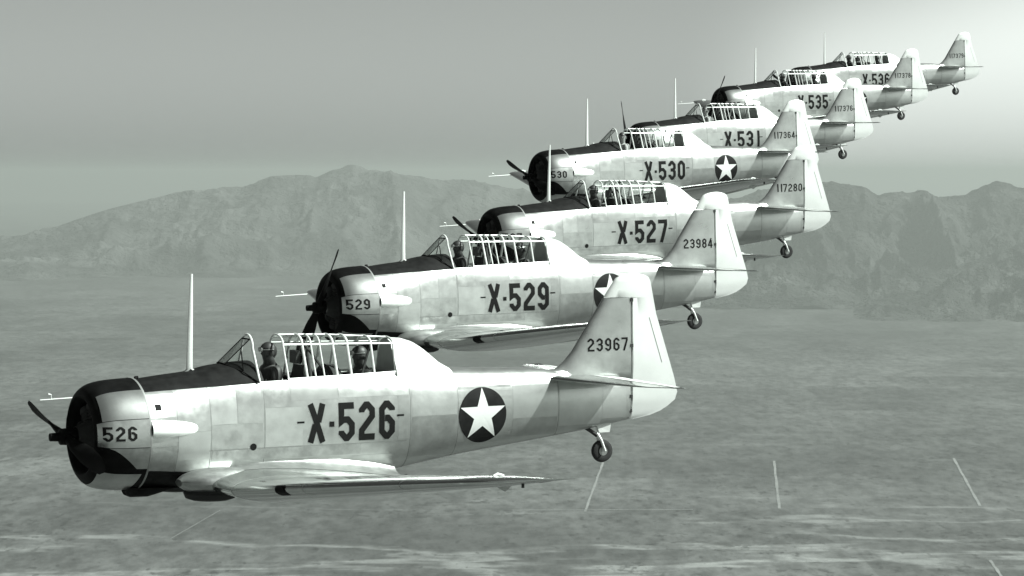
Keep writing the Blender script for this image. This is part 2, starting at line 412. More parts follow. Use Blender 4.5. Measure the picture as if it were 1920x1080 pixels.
def person(label, plane, loc, variant=0, cap=False, turn=0.0, group=None):
    e = bpy.data.objects.new('person', None); COL.objects.link(e)
    e['label'] = label; e['category'] = 'person'
    if group: e['group'] = group
    key = (variant, turn)
    if key not in PM: PM[key] = person_mesh(variant, turn)
    body = link('body', PM[key], e)
    helmet(e, cap, turn)
    hb = MB()
    for s in (-1, 1):
        hb.tube([(.13,s*.09,.30),(.07,s*.10,.44),(-.07,s*.10,.42),(-.14,s*.09,.28),(-.14,s*.07,.12)], (.022), 6)
    hb.build('harness', web_m, e)
    e.matrix_world = plane @ Matrix.Translation(loc)
    return e

# ------------------------------------------------------------------ the training aircraft
def empty(name, parent=None):
    o = bpy.data.objects.new(name, None); COL.objects.link(o); o.parent = parent; return o
def make_aircraft():
    T = empty('training_aircraft')
    # --- cowling and engine
    prof = [(0.30,.42),(0.10,.43),(0.03,.455),(0.0,.485),(0.0,.50)]+[(x, cowl_r(x)) for x in (.015,.03,.05,.08,.11,.15,.2,.3,.4,.5,.6,.665)]+[(.665,.66),(.60,.64)]
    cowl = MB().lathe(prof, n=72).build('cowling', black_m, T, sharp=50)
    for sgn in (0, 1):
        f = mirror if sgn else (lambda q: q)
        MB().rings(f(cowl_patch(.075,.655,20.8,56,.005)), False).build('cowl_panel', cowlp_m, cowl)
        MB().rings(f(cowl_patch(.02,.655,-8.5,20,.009)), False).build('number_panel', skin_m, cowl)
        MB().rings(f(cowl_patch(.14,.655,-33,-9.2,.005, slant0=.38)), False).build('cowl_panel', skin2_m, cowl)  # slanted edge leaves a black wedge: a dark reflection drawn as paint
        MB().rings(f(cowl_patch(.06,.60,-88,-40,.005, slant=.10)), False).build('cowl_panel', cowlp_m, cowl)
    MB().lathe([(.655,.700),(.668,.702),(.682,.700)], n=72).build('cowl_band', seam_m, cowl)
    eng = MB().lathe([(.16,.42),(.16,.21),(.06,.17),(-.02,.13),(-.06,.12)], n=32).build('engine', dark_m, T)
    cyl = MB()
    cyl.lathe([(.20,.055),(.21,.085),(.23,.06),(.25,.09),(.27,.065),(.29,.092),(.31,.065),(.33,.095),(.36,.10),(.40,.09),(.415,.03)], (0,0,0), 14, 'z')
    cme = cyl.build('cylinder', dark_m, eng).data
    bpy.data.objects.remove(bpy.data.objects['cylinder'])
    for i in range(9):
        c = link('cylinder', cme, eng, (.19, 0, 0)); c.rotation_euler = (2*math.pi*i/9, 0, 0)
    prop = empty('propeller', T); prop.location = (-.19, 0, 0)
    MB().lathe([(.14,.075),(.0,.105),(-.07,.10),(-.09,.06),(-.10,.055),(-.205,.05),(-.21,.03),(-.212,.001)], n=24).build('hub', black_m, prop)
    for s in (0, 1):
        R = []
        for k in range(15):
            q = k/14; rr = .06+1.31*q
            ch = interp(q, [(0,.05),(.1,.06),(.25,.09),(.5,.115),(.75,.11),(.92,.085),(1,.02)]); th = interp(q, [(0,.05),(.12,.045),(.3,.02),(1,.004)])
            an = math.radians(interp(q, [(0,75),(.3,50),(1,18)]))
            ring = []
            for j in range(12):
                w = 2*math.pi*j/12; a_, b_ = ch*math.cos(w), th*math.sin(w)
                ring.append((a_*math.sin(an)+b_*math.cos(an), a_*math.cos(an)-b_*math.sin(an), rr))
            R.append(ring)
        o = MB().rings(R, True, (True, True)).build('blade', black_m, prop); o.rotation_euler = (math.pi*s, 0, 0)
    # --- fuselage
    fz = MB().rings(closed_section(.68, 2.245, 14), True).build('nose_section', skin_m, T)
    top = MB()
    R = []
    for i in range(17):
        x = .685+(2.25-.685)*i/16; a = fus_ang(x, interp(x, [(.68,.545),(2.2,.605)]))
        R.append([fus(x, a+(math.pi-2*a)*j/20, .005) for j in range(21)])
    top.rings(R, False).build('antiglare_panel', glare_m, fz)
    for x in (1.06, 1.52): MB().rings([[fus(x-.004, math.radians(-80+j*9), .002) for j in range(16)], [fus(x+.004, math.radians(-80+j*9), .002) for j in range(16)]], False).build('panel_seam', seam_m, fz)
    MB().rings([[fus(.69+.62*i/8, math.radians(-140+100*j/16)+0*i, .006) for j in range(17)] for i in range(9)], False).build('dark_belly_panel', glare_m, fz)  # black panel over the belly behind the cowl
    # small items on the nose deck
    MB().tube([(.70,-.05,.66),(.72,-.03,.70),(.76,0,.70)], .02, 6).build('gun_trough', black_m, fz)
    MB().rings(strip(.78,.86,.33,.40,.006,3,3), False).build('vent_slot', mark_m, fz)
    # cockpit section: open at the top between the rails
    R = []
    for i in range(25):
        x = 2.24+(4.30-2.24)*i/24; a = fus_ang(x, rail(x))
        R.append([fus(x, a-(a+math.pi/2)*2*j/48 if j <= 24 else 0) if False else fus(x, a+(-math.pi-2*a)*j/48) for j in range(49)])
    cs = MB().rings(R, False).build('cockpit_section', skin_m, T)
    R2 = []
    for i in range(13):
        x = 2.25+(4.28-2.25)*i/12; a = fus_ang(x, rail(x))
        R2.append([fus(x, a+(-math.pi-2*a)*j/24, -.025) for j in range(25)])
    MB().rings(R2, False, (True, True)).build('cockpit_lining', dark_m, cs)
    for s in (-1, 1):
        mb = MB().tube([(2.24+(4.30-2.24)*i/12, s*(fus_y(2.24+(4.30-2.24)*i/12, rail(2.24+(4.30-2.24)*i/12))-.008), rail(2.24+(4.30-2.24)*i/12)+.004) for i in range(13)], .017, 6)
        mb.build('canopy_rail', frame_m, cs)
    # side scribed lines and steps
    for x in (2.26, 4.30):
        MB().rings([[fus(x-.004, math.radians(-75+j*7.5), .002) for j in range(15)], [fus(x+.004, math.radians(-75+j*7.5), .002) for j in range(15)]], False).build('panel_seam', seam_m, cs)
    for (xa, xb, za_, zc_) in ((1.54,3.6,-.21,-.34), (.70,1.05,-.12,-.44)):
        for s in (0, 1): MB().rings(strip(xa, xb, za_, zc_, .003, 24, 6, s == 0), False).build('lower_side_panel', skin2_m, cs)
    MB().rings(strip(1.5, 4.25, -.199, -.207, .003, 30, 1), False).build('panel_seam', seam_m, cs)
    d = MB(); c0 = (2.105, -.184); ring = [[(c0[0]+rr*math.cos(q), -fus_y(c0[0]+rr*math.cos(q), c0[1]+rr*math.sin(q))-.005, c0[1]+rr*math.sin(q)) for q in [2*math.pi*j/16 for j in range(16)]] for rr in (.001, .045)]
    d.rings(ring).build('port_hole', mark_m, cs)
    for xs in ((2.70, 2.80, .095), (4.10, 4.20, .125)):
        mb = MB().rings(strip(xs[0], xs[1], xs[2]-.012, xs[2]+.012, .004, 3, 2), False); mb.build('step_slot', mark_m, cs)
    # rear fuselage
    rf = MB().rings(closed_section(4.295, 7.675, 40), True, (False, True)).build('rear_fuselage', skin_m, T)
    for x in (5.0, 6.52):
        MB().rings([[fus(x-.003, math.radians(-80+j*9), .002) for j in range(19)], [fus(x+.003, math.radians(-80+j*9), .002) for j in range(19)]], False).build('panel_seam', seam_m, rf)
    # single sheets of skin, each a little different in tone from the next
    def sheets(parent, L_):
        for (xa, xb, za_, zb_, m_) in L_:
            for s in (0, 1): MB().rings(strip(xa, xb, za_, zb_, .0015, max(3, int((xb-xa)*12)), 6, s == 0), False).build('skin_panel', m_, parent)
    sheets(fz, [(.70,1.05,.24,.52,skina_m),(.70,1.05,-.11,.0,skinb_m),(1.07,1.515,.05,.53,skinb_m),(1.07,1.515,-.30,.045,skinc_m),(1.53,1.88,.12,.56,skina_m),(1.89,2.23,.12,.57,skin_m),(1.53,2.23,-.195,.11,skinb_m)])
    sheets(cs, [(2.27,2.62,.30,.58,skinb_m),(2.63,3.28,.37,.59,skinc_m),(3.29,4.28,.38,.60,skina_m),(2.27,2.78,-.195,.29,skina_m),(4.12,4.28,-.19,.37,skinb_m),(2.3,4.1,-.50,-.36,skinb_m)])
    sheets(rf, [(4.32,4.98,.10,.52,skina_m),(4.32,4.98,-.42,.09,skinb_m),(5.01,5.80,-.27,.44,skin_m),(5.82,6.50,.0,.42,skinc_m),(5.82,6.50,-.24,-.01,skinb_m),(6.54,7.20,-.14,.33,skina_m),(7.22,7.60,-.08,.30,skinc_m)])
    # rear canopy glazing, built opaque; silver white stands for the sun's glint
    R = []
    for i in range(19):
        x = 4.16+(4.98-4.16)*i/18
        zt = interp(x, [(4.16,1.085),(4.35,1.07),(4.51,1.02),(4.64,.94),(4.75,.85),(4.85,.76),(4.98,.685)])
        zb = interp(x, [(4.16,.60),(4.98,.58)]); wb = fus_y(x, zb)+.006
        row = []
        for j in range(25):
            a = math.pi*j/24; n = interp(x, [(4.16,1.45),(4.6,1.8),(4.98,2.2)]); cc, ss = math.cos(a), math.sin(a)
            row.append((x, -wb*math.copysign(abs(cc)**(2/n), cc), zb+(zt-zb)*abs(ss)**(2/n)))
        R.append(row)
    MB().rings(R, False).build('rear_canopy_glint', dope_m, T)
    # radio mast
    mast = MB().tube([(1.455,0,.72),(1.46,0,1.0),(1.475,0,1.5),(1.488,0,1.965)], [(.022,.045),(.02,.04),(.015,.03),(.010,.018)], 12).build('radio_mast', frame_m, T)
    MB().tube([(1.40,0,.73),(1.46,0,.78),(1.52,0,.74)], .03, 8).build('mast_foot', steel_m, mast)
    # --- windshield and canopy
    ws = empty('windshield', T)
    def hoop(x, zr, za, yr=.20, n=14):
        zb_ = rail(x); yb = fus_y(x, zb_)-.01; pts = [(x, -yb, zb_), (x, -(yb*.45+yr*.55), zb_*.45+zr*.55)]
        for j in range(n+1):
            a = math.pi*j/n; pts.append((x, -yr*math.cos(a), zr+(za-zr)*math.sin(a)))
        return pts+[(x, (yb*.45+yr*.55), zb_*.45+zr*.55), (x, yb, zb_)]
    H0 = hoop(2.24, 1.02, 1.185, .17)
    MB().tube(H0, .016, 8).build('windshield_hoop', frame_m, ws)
    fr = MB()
    for s in (-1, 1):
        fr.tube([(1.88, s*.12, .83), (2.22, s*.12, 1.13)], .007, 6)
        fr.tube([(1.88, s*.13, .83), (2.05, s*.34, .74), (2.22, s*.43, .61)], .008, 6)
    fr.tube([(1.88,-.12,.83),(1.86,0,.845),(1.88,.12,.83)], .010, 6).tube([(2.22,-.12,1.13),(2.22,.12,1.13)], .010, 6).tube([(2.06,-.30,.76),(2.10,-.13,1.0)], .008, 6)
    fr.build('windshield_frame', black_m, ws)
    MB().add([(1.88,-.12,.84),(1.88,.12,.84),(2.22,.12,1.13),(2.22,-.12,1.13)], [(0,1,2,3)]).build('windshield_pane', glass_m, ws, smooth=False)
    for s in (-1, 1):
        MB().add([(1.88,s*.12,.84),(2.22,s*.12,1.13),(2.235,s*.17,1.03),(2.235,s*.28,.85),(2.235,s*.42,.62),(2.05,s*.34,.745)], [(0,1,2,3,4,5)]).build('windshield_pane', glass_m, ws, smooth=False)
    cn = empty('canopy', T)
    XS = [(2.64,.013),(2.90,.018),(3.02,.012),(3.14,.011),(3.32,.018),(3.52,.018),(3.85,.016),(4.16,.016)]
    za = lambda x: interp(x, [(2.6,1.17),(3.2,1.155),(3.6,1.135),(4.2,1.085)]); zr = lambda x: interp(x, [(2.6,1.055),(3.2,1.045),(4.2,1.02)])
    for x, rr in XS: MB().tube(hoop(x, zr(x), za(x)), rr, 8).build('canopy_hoop', frame_m, cn)
    for s in (-1, 1):
        MB().tube([(2.64, s*.202, zr(2.64)), (3.4, s*.202, zr(3.4)), (4.17, s*.202, zr(4.17))], .013, 6).build('side_rail', frame_m, cn)
        MB().tube([(2.62+i*.31, s*(fus_y(2.62+i*.31, rail(2.62+i*.31))+.0), rail(2.62+i*.31)+.028) for i in range(6)], .013, 6).build('lower_rail', frame_m, cn)
    MB().tube([(2.64,0,za(2.64)),(3.3,0,za(3.3)),(4.17,0,za(4.17))], .009, 6).build('ridge_rail', frame_m, cn)
    for i in range(len(XS)-1):
        x0, x1 = XS[i][0]+.02, XS[i+1][0]-.02
        if x1-x0 < .05: continue
        h0, h1 = hoop(x0, zr(x0), za(x0)), hoop(x1, zr(x1), za(x1)); m = len(h0)
        MB().rings([h0[:3], h1[:3]], False).build('canopy_pane', glass_m, cn)
        MB().rings([h0[m-3:], h1[m-3:]], False).build('canopy_pane', glass_m, cn)
        MB().rings([h0[2:m-2], h1[2:m-2]], False).build('roof_pane', glass_m, cn)
    # --- inside: seats, panels, turnover truss
    ck = empty('cockpit', T)
    hb_ = hoop(4.15, zr(4.15)-.02, za(4.15)-.02, .18)
    MB().add([(p[0], p[1]*.97, p[2]) for p in hb_], [tuple(range(len(hb_)))]).build('sky_backing_plate', mid_m, ck, smooth=False)  # added pale plate; its grey stands for sky seen through the last pane
    for x in (2.95, 4.05):
        MB().rings([[(x,-.22,-.05),(x,.22,-.05),(x,.22,.52),(x-.02,.15,.66 if x > 4 else .78),(x-.02,-.15,.66 if x > 4 else .78),(x,-.22,.52)], [(x+.05,-.22,-.05),(x+.05,.22,-.05),(x+.05,.22,.52),(x+.03,.15,.66 if x > 4 else .78),(x+.03,-.15,.66 if x > 4 else .78),(x+.05,-.22,.52)]], True, (True, True)).build('seat_back', dark_m, ck, smooth=False)
    for x in (2.20, 3.30):
        MB().rings([[fus(x, math.radians(20+j*14), -.05) for j in range(11)], [fus(x+.12, math.radians(20+j*14), -.05) for j in range(11)]], False, (True, True)).build('instrument_panel', dark_m, ck)
    tr = MB()
    for s in (-1, 1): tr.tube([(2.98,s*.34,.50),(3.0,s*.13,1.0),(3.0,0,1.08)], .022, 8).tube([(3.02,s*.13,.98),(3.30,s*.28,.55)], .018, 6)
    tr.tube([(3.0,-.17,.90),(3.0,.17,.90)], .018, 6).build('turnover_truss', dark_m, ck)
    MB().box((2.86,-.10,.80), (2.92,.10,.96)).build('headrest', jacket_m, ck, smooth=False)
    MB().tube([(3.50,-.30,.58),(3.70,-.25,.62),(3.84,-.2,1.0)], .014, 6).build('gun_mount_arm', dark_m, ck)
    # --- intake duct, scoop under the nose
    for s in (-1, 1):
        R = []
        for i in range(9):
            q = i/8; x = .69+.66*q; k = (1-q**2.2)
            row = []
            for j in range(13):
                a = -math.pi/2+math.pi*j/12
                z = .11+(.115*(.55+.45*k))*math.sin(a)-.02*q; y = fus_y(x, z)-.02+(.075*k+.018)*math.cos(a)
                row.append((x, s*y, z))
            R.append(row)
        du = MB().rings(R, False).build('intake_duct', dope_m, T)
        MB().add([(p[0]-.003, p[1], p[2]) for p in R[0]], [tuple(range(13))]).build('duct_mouth', mark_m, du, smooth=False)
        MB().rings([[( .54+.10*i/6, s*(math.sqrt(cowl_r(.6)**2-z*z)+.013), z) for i in range(7)] for z in np.linspace(.0, .20, 5)], False).build('cowl_notch', skin2_m, T) if False else None
    sc = MB(); R = []
    for i in range(11):
        q = i/10; x = .52+.72*q; dep = interp(q, [(0,.10),(.1,.125),(.4,.12),(1,.0)]); w = interp(q, [(0,.12),(.5,.13),(1,.08)])
        zt = -.645-.03*q
        R.append([(x, w*math.cos(a)-.16, zt-dep*math.sin(a)) for a in [math.pi*j/12 for j in range(13)]])
    s_ = sc.rings(R, False).build('oil_cooler_scoop', glare_m, T)
    MB().add([(p[0]+.01, p[1], p[2]) for p in R[0]], [tuple(range(13))]).build('scoop_mouth', mark_m, s_, smooth=False)
    # --- wing centre section with wheels folded into it
    cw = MB().rings(wing_rings(-1.45, 1.45, 6, m=56), False).build('wing_centre_section', wing_m, T)
    for s in (-1, 1):
        R = []
        for i in range(11):                     # wheel bulge ahead of the leading edge
            q = i/10; x = 1.08+1.0*q; k = math.sin(math.pi*min(.5+0*q, .5))*math.sqrt(max(1-((q-.55)/.57)**2, 0.0))
            R.append([(x, s*(.56+.40*k*math.cos(a)), -.58+(.17*k)*math.sin(a)) for a in [2*math.pi*j/20 for j in range(20)]])
        MB().rings(R, True, (True, True)).build('wheel_bulge', skin2_m, cw)
        wt = MB().lathe([(-.075,.17),(-.085,.24),(-.06,.31),(0,.335),(.06,.31),(.085,.24),(.075,.17)], (1.50, s*.56, -.72), 32, 'z').build('main_tyre', rubber_m, T)
        MB().lathe([(-.07,.001),(-.075,.10),(-.06,.17),(.06,.17)], (1.50, s*.56, -.72), 24, 'z').build('rim', steel_m, wt)
        # root fillet
        R = []
        for i in range(25):
            q = i/24; x = 1.30+2.85*q; xw = min(x, 4.05)
            zf = interp(q, [(0,-.55),(.12,-.44),(.35,-.37),(.7,-.38),(.88,-.46),(1,-.52)])
            yf = fus_y(x, zf)-.01
            out_y = interp(q, [(0,.62),(.2,.70),(.6,.74),(.85,.76),(1,.55)])
            c = max((x-LEx(.8))/(TEx(.8)-LEx(.8)), 0.0)
            if c <= 1: yc, yt = afoil(c, TH(.8)); zw = WZ(.8)-.018*2.75*c+2.75*(yc+yt)+.004
            else: zw = WZ(.8)+.01
            P0 = Vector((x, yf, zf)); P2 = Vector((x, out_y, zw)); P1 = Vector((x, yf+.03, zw+.02))
            R.append([(lambda v: (v.x, s*v.y, v.z))(P0*(1-t)**2+P1*2*t*(1-t)+P2*t*t) for t in [j/8 for j in range(9)]])
        MB().rings(R, False).build('wing_fillet', skin2_m, cw)
    # --- outer wings
    for s in (-1, 1):
        wg = empty('outer_wing', T)
        ys = [1.455,2.0,2.6,3.3,4.0,4.6,5.2,5.75,5.95,6.05,6.15,6.22,6.28,6.34,6.38,6.40]
        R = [[wing_pt(s*y, -1+2*j/56) for j in range(57)] for y in ys]
        MB().rings(R, True, (False, True)).build('wing_skin', wing_m, wg)
        MB().rings([[wing_pt(s*y, -1+2*j/56, .003) for j in range(57)] for y in (1.46, 1.475)], False).build('wing_joint_cap', frame_m, wg)
        for y in (3.1, 4.9):
            MB().rings([[wing_pt(s*y, -1+2*j/56, .0015) for j in range(57)] for y in (y, y+.006)], False).build('panel_seam', seam_m, wg)
        # aileron, as upper and lower skin proud of the wing
        y0, y1 = 3.95, 6.02
        for sg in (-1, 1):
            MB().rings([[wing_pt(s*(y0+(y1-y0)*i/8), sg*(.86+.138*j/6), .004) for j in range(7)] for i in range(9)], False).build('aileron', dope_m, wg)
        # split flap below
        MB().rings([[wing_pt(s*(1.5+2.35*i/8), -(.87+.125*j/4), .004) for j in range(5)] for i in range(9)], False).build('flap', skin2_m, wg)
        # landing light in the leading edge
        MB().rings([[wing_pt(s*(2.54+.20*i/4), -.13+.19*j/10, .004) for j in range(11)] for i in range(5)], False).build('landing_light', black_m, wg)
        # hinge brackets and tie-down
        for y in (5.25,):
            p = wing_pt(s*y, -.80); MB().add([(p[0]-.10,p[1],p[2]-.002),(p[0]+.14,p[1],p[2]+.012),(p[0]+.03,p[1],p[2]-.075),(p[0]-.10,p[1]+.02,p[2]-.002),(p[0]+.14,p[1]+.02,p[2]+.012),(p[0]+.03,p[1]+.02,p[2]-.075)], [(0,1,2),(3,5,4),(0,3,4,1),(1,4,5,2),(2,5,3,0)]).build('hinge_bracket', steel_m, wg, smooth=False)
        p = wing_pt(s*6.1, -.7); MB().tube([(p[0],p[1],p[2]+.01),(p[0],p[1],p[2]-.04)], .018, 8).build('tie_down_ring', dark_m, wg)
        p = wing_pt(s*6.05, .5); MB().tube([(p[0]-.05,p[1],p[2]),(p[0],p[1],p[2]+.025),(p[0]+.08,p[1],p[2])], .015, 8).build('position_light', white_m, wg)
        if s > 0:
            p = wing_pt(5.9, 0)
            MB().tube([(p[0]+.05,5.9,p[2]-.01),(1.64,5.9,p[2]-.03)], [.014,.009], 8).tube([(1.80,5.9,p[2]-.03),(1.80,5.9,p[2]+.045),(1.76,5.9,p[2]+.05)], .008, 6).build('pitot_tube', frame_m, wg)
    # --- tail
    zs = [.42,.47,.52,.56,.6,.64,.68,.75,.81,.95,1.1,1.24,1.4,1.49]
    R = []
    for z in zs:
        le = finLE(z); row = []
        for j in range(25):
            k = -1+2*j/24; x = le+(HX-.012-le)*abs(k)**1.7
            row.append((x, (-1 if k < 0 else 1)*(fin_half(x, z) if abs(k) > 1e-6 else 0), z))
        R.append(row[::1])
    fin = MB().rings(R, True, (False, True)).build('fin', skin_m, T)
    zs = [-.115,-.09,-.07,-.045,-.02,.01,.04,.08,.12,.17,.22,.3,.41,.6,.8,1.0,1.26,1.485,1.50,1.6,1.7,1.75,1.775,1.79,1.80]
    R = []
    for z in zs:
        fr_ = HX+.012 if z < 1.495 else finLE(z)+.0; te = rudTE(z); row = []
        for j in range(25):
            k = -1+2*j/24; x = fr_+(te-fr_)*abs(k)**1.5
            yv = fin_half(x, z) if abs(k) > 1e-6 else (0 if z > 1.495 else .002)
            row.append((x, (-1 if k < 0 else 1)*yv, z))
        R.append(row)
    rud = MB().rings(R, True, (True, True)).build('rudder', dope_m, T)
    MB().box((HX-.010,-.022,-.10), (HX+.010,.022,1.49)).build('hinge_gap', seam_m, rud, smooth=False)
    for z in (.0,.19,.86,1.46): MB().box((HX-.02,-fin_half(HX,z)-.012,z-.022), (HX+.02,fin_half(HX,z)+.012,z+.022)).build('rudder_hinge', dark_m, rud, smooth=False)
    tb = []
    for z in np.linspace(.62, 1.22, 9): tb.append([(rudTE(z)-.13-.02*0, -fin_half(rudTE(z)-.13, z)-.003, z), (rudTE(z)-.122, -fin_half(rudTE(z)-.122, z)-.003, z)])
    MB().rings(tb, False).build('trim_tab_line', seam_m, rud)
    for s in (-1, 1):
        LT = spl([(.03,6.37),(.2,6.42),(1.5,6.88),(1.75,6.98),(1.88,7.08),(1.95,7.2),(1.98,7.36)])
        TT = lambda y: interp(y, [(0,7.50),(1.8,7.51),(1.98,7.47)])
        def tp(y, k, off=0): 
            c = abs(k)**1.6; le = LT(y); ch = TT(y)-le; th = interp(y, [(0,.08),(1.6,.07),(1.98,.02)])
            yc, yt = afoil(c, th, 0); return (le+ch*c, s*y, .480-.03*c+(yt*ch+off)*(1 if k >= 0 else -1))
        ys = [.03,.3,.7,1.1,1.5,1.7,1.8,1.88,1.93,1.96,1.98]
        st = MB().rings([[tp(y, -1+2*j/40) for j in range(41)] for y in ys], True, (False, True)).build('tailplane', wing_m, T)
        for sg in (-1, 1):
            MB().rings([[tp(.12+1.78*i/6, sg*(.74+.258*j/4), .003) for j in range(5)] for i in range(7)], False).build('elevator', dope_m, st)
    # root fairing between fuselage and fin
    R = []
    for i in range(13):
        x = 6.20+1.40*i/12; zt = interp(x, [(6.2,.60),(6.41,.575),(6.7,.60),(7.6,.62)])
        w = interp(x, [(6.2,.12),(6.5,.10),(7.6,.055)])
        R.append([(x, -w*math.cos(a)*1.15, .42+(zt-.42)*abs(math.sin(a))**.7) for a in [math.pi*j/14 for j in range(15)]])
    MB().rings(R, False).build('fin_fairing', skin_m, T)
    # --- tail wheel
    tw = MB().lathe([(-.04,.06),(-.05,.10),(-.035,.14),(0,.152),(.035,.14),(.05,.10),(.04,.06)], (7.275,0,-.515), 28, 'y').build('tail_wheel', rubber_m, T)
    MB().lathe([(-.042,.001),(-.044,.06),(.044,.06),(.042,.001)], (7.275,0,-.515), 20, 'y').build('hub', steel_m, tw)
    MB().tube([(6.98,0,-.17),(7.10,0,-.24),(7.20,0,-.31)], .026, 8).build('tail_wheel_leg', dark_m, T)
    MB().tube([(7.20,0,-.28),(7.24,-.05,-.37),(7.285,-.075,-.515)], [.026,.018,.018], 8).tube([(7.20,0,-.28),(7.24,.05,-.37),(7.285,.075,-.515)], [.026,.018,.018], 8).build('tail_wheel_fork', frame_m, T)
    MB().rings([[(7.18,-.035,-.16),(7.40,-.03,-.12),(7.40,.03,-.12),(7.18,.035,-.16)], [(7.22,-.03,-.27),(7.38,-.02,-.27),(7.38,.02,-.27),(7.22,.03,-.27)]], True, (True, True)).build('strut_fairing', frame_m, T, smooth=False)
    # belly: step, drain
    MB().tube([(4.15,-.25,-.62),(4.22,-.28,-.70),(4.32,-.28,-.66)], .014, 6).build('boarding_step', dark_m, T)
    # national insignia on both sides
    for s in (-1, 1):
        cx, cz, ra = 5.36, .065, .36
        def sp(x, z, off): return (x, s*(fus_y(x, z)+off), z)
        rings_ = [[sp(cx+rr*math.cos(q)*.985, cz+rr*math.sin(q), .004) for q in [2*math.pi*j/60 for j in range(60)]] for rr in np.linspace(.002, ra, 7)]
        ro = MB().rings(rings_).build('insignia_disc', blue_m, rf)
        pts = []
        for k in range(10):
            a = math.pi/2+k*math.pi/5; rr = ra*(.985 if k % 2 == 0 else .385); pts.append((rr*math.cos(a), rr*math.sin(a)))
        P = []
        for k in range(10):
            A_, B_ = pts[k], pts[(k+1) % 10]
            for q in range(6): P.append((A_[0]+(B_[0]-A_[0])*q/6, A_[1]+(B_[1]-A_[1])*q/6))
        MB().rings([[sp(cx+p[0]*f*.985, cz+p[1]*f, .007) for p in P] for f in (.01,.25,.5,.75,1.0)]).build('star', white_m, ro)
    return T

def copy_tree(o, parent=None):
    c = o.copy(); COL.objects.link(c); c.parent = parent
    if parent is not None: c.matrix_parent_inverse = o.matrix_parent_inverse.copy()
    for ch in list(o.children): copy_tree(ch, c)
    return c

PL = {  # position and attitude (yaw, pitch, roll) from the survey of the photograph, number, tail number, propeller (y, z)
 '526': ((18.5386, 49.3623, -5.2754, 0.0000, 0.0106, 0.0060), '23967', (1.0, .22)),
 '529': ((29.8172, 67.1983, -5.2017, 0.0127, 0.0051, -0.0134), '23984', (-.85, .98)),
 '527': ((39.6416, 80.9779, -4.9786, -0.0081, -0.0006, 0.0158), '117280', (1.0, .3)),
 '530': ((48.8382, 96.8301, -4.4198, 0.0195, -0.0018, -0.0149), '117364', (1.0, .3)),
 '531': ((59.9142, 112.4186, -4.2695, 0.0050, -0.0092, -0.0152), '117376', (.25, 1.0)),
 '535': ((71.0227, 127.0930, -3.5807, -0.0044, -0.0064, 0.0116), '117378', (-.8, 1.0)),
 '536': ((83.8032, 144.0635, -3.2761, -0.0512, -0.0182, -0.0022), '117379', (1.0, .3)),
}
LAB = {
 '526': 'bare metal trainer aircraft numbered X-526, largest and lowest in the line',
 '529': 'bare metal trainer aircraft numbered X-529, second from the bottom, tail number 23984',
 '527': 'bare metal trainer aircraft numbered X-527, flying just above and behind X-529',
 '530': 'bare metal trainer aircraft numbered X-530, whose pilot turns towards the camera',
 '531': 'bare metal trainer aircraft numbered X-531, fifth up the line, nose hidden behind X-530 canopy',
 '535': 'small bare metal trainer aircraft numbered X-535, second from the top of the line',
 '536': 'smallest bare metal trainer aircraft, numbered X-536, at the top right end of the line',
}
def attitude(a):
    cy, sy, cp, sp_, cr, sr = math.cos(a[3]), math.sin(a[3]), math.cos(a[4]), math.sin(a[4]), math.cos(a[5]), math.sin(a[5])
    Rz = Matrix(((cy,-sy,0),(sy,cy,0),(0,0,1))); Ry = Matrix(((cp,0,sp_),(0,1,0),(-sp_,0,cp))); Rx = Matrix(((1,0,0),(0,cr,-sr),(0,sr,cr)))
    M = (RIG @ Rz @ Ry @ Rx).to_4x4(); M.translation = RIG @ Vector(a[:3]); return M

proto = make_aircraft()
planes = {}
trees = {}
for i, k in enumerate(PL):
    trees[k] = proto if i == 0 else copy_tree(proto)
sf = lambda x, z: -fus_y(x, z)-.0045
cf = lambda x, z: -math.sqrt(max((cowl_r(x)+.0125)**2-z*z, .0001))
ff = lambda x, z: -fin_half(x, z)-.0035
def find(o, n): return [c for c in o.children if c.name.split('.')[0] == n][0]
for k, (a, tail, pr) in PL.items():
    T = trees[k]; M = attitude(a); T.matrix_world = M; planes[k] = M
    T['label'] = LAB[k]; T['category'] = 'aircraft'; T['group'] = 'trainer aircraft flying in echelon'
    cs = find(T, 'cockpit_section'); cw = find(T, 'cowling'); fn = find(T, 'fin')
    text_mesh('X.'+k, 2.86, -.170, .49, 1.21, sf).build('side_number', mark_m, cs, smooth=False, fix=False)
    text_mesh(k, .065, -.02, .18, .42, cf, hw=.08, seg=.03).build('cowl_number', mark_m, cw, smooth=False, fix=False)
    w = .60 if len(tail) == 5 else .66
    x0 = 7.02 if len(tail) == 5 else 6.97
    text_mesh(tail, x0, .80, .175, w, ff, hw=.07, seg=.05).build('tail_number', mark_m, fn, smooth=False, fix=False)
    find(T, 'propeller').rotation_euler = (math.atan2(-pr[0], pr[1]), 0, 0)

# crews
person('flyer in dark leather helmet in the open front cockpit of X-526', planes['526'], (2.56,0,.24), 0)
person('dim figure in the rear cockpit of X-526, seen through the canopy', planes['526'], (3.82,0,.15), 0)
person('flyer in dark helmet behind the windshield of X-529', planes['529'], (2.56,0,.24), 0)
person('figure in the rear cockpit of X-529, seen through the side panes', planes['529'], (3.78,0,.18), 0, False, .6)
person('flyer in dark helmet in the front cockpit of X-527', planes['527'], (2.56,0,.24), 0)
person('flyer in cap and pale shirt looking out of X-530 towards the camera', planes['530'], (2.52,0,.24), 1, True, 1.0)
person('flyer in peaked cap in the front cockpit of X-531', planes['531'], (2.52,0,.24), 1, True, .3)
person('small dark figure in the front cockpit of X-535', planes['535'], (2.56,0,.24), 0)
person('small dark figure in the rear cockpit of X-535', planes['535'], (3.80,0,.20), 0)
person('tiny figure in the front cockpit of X-536, top of the line', planes['536'], (2.56,0,.24), 0)
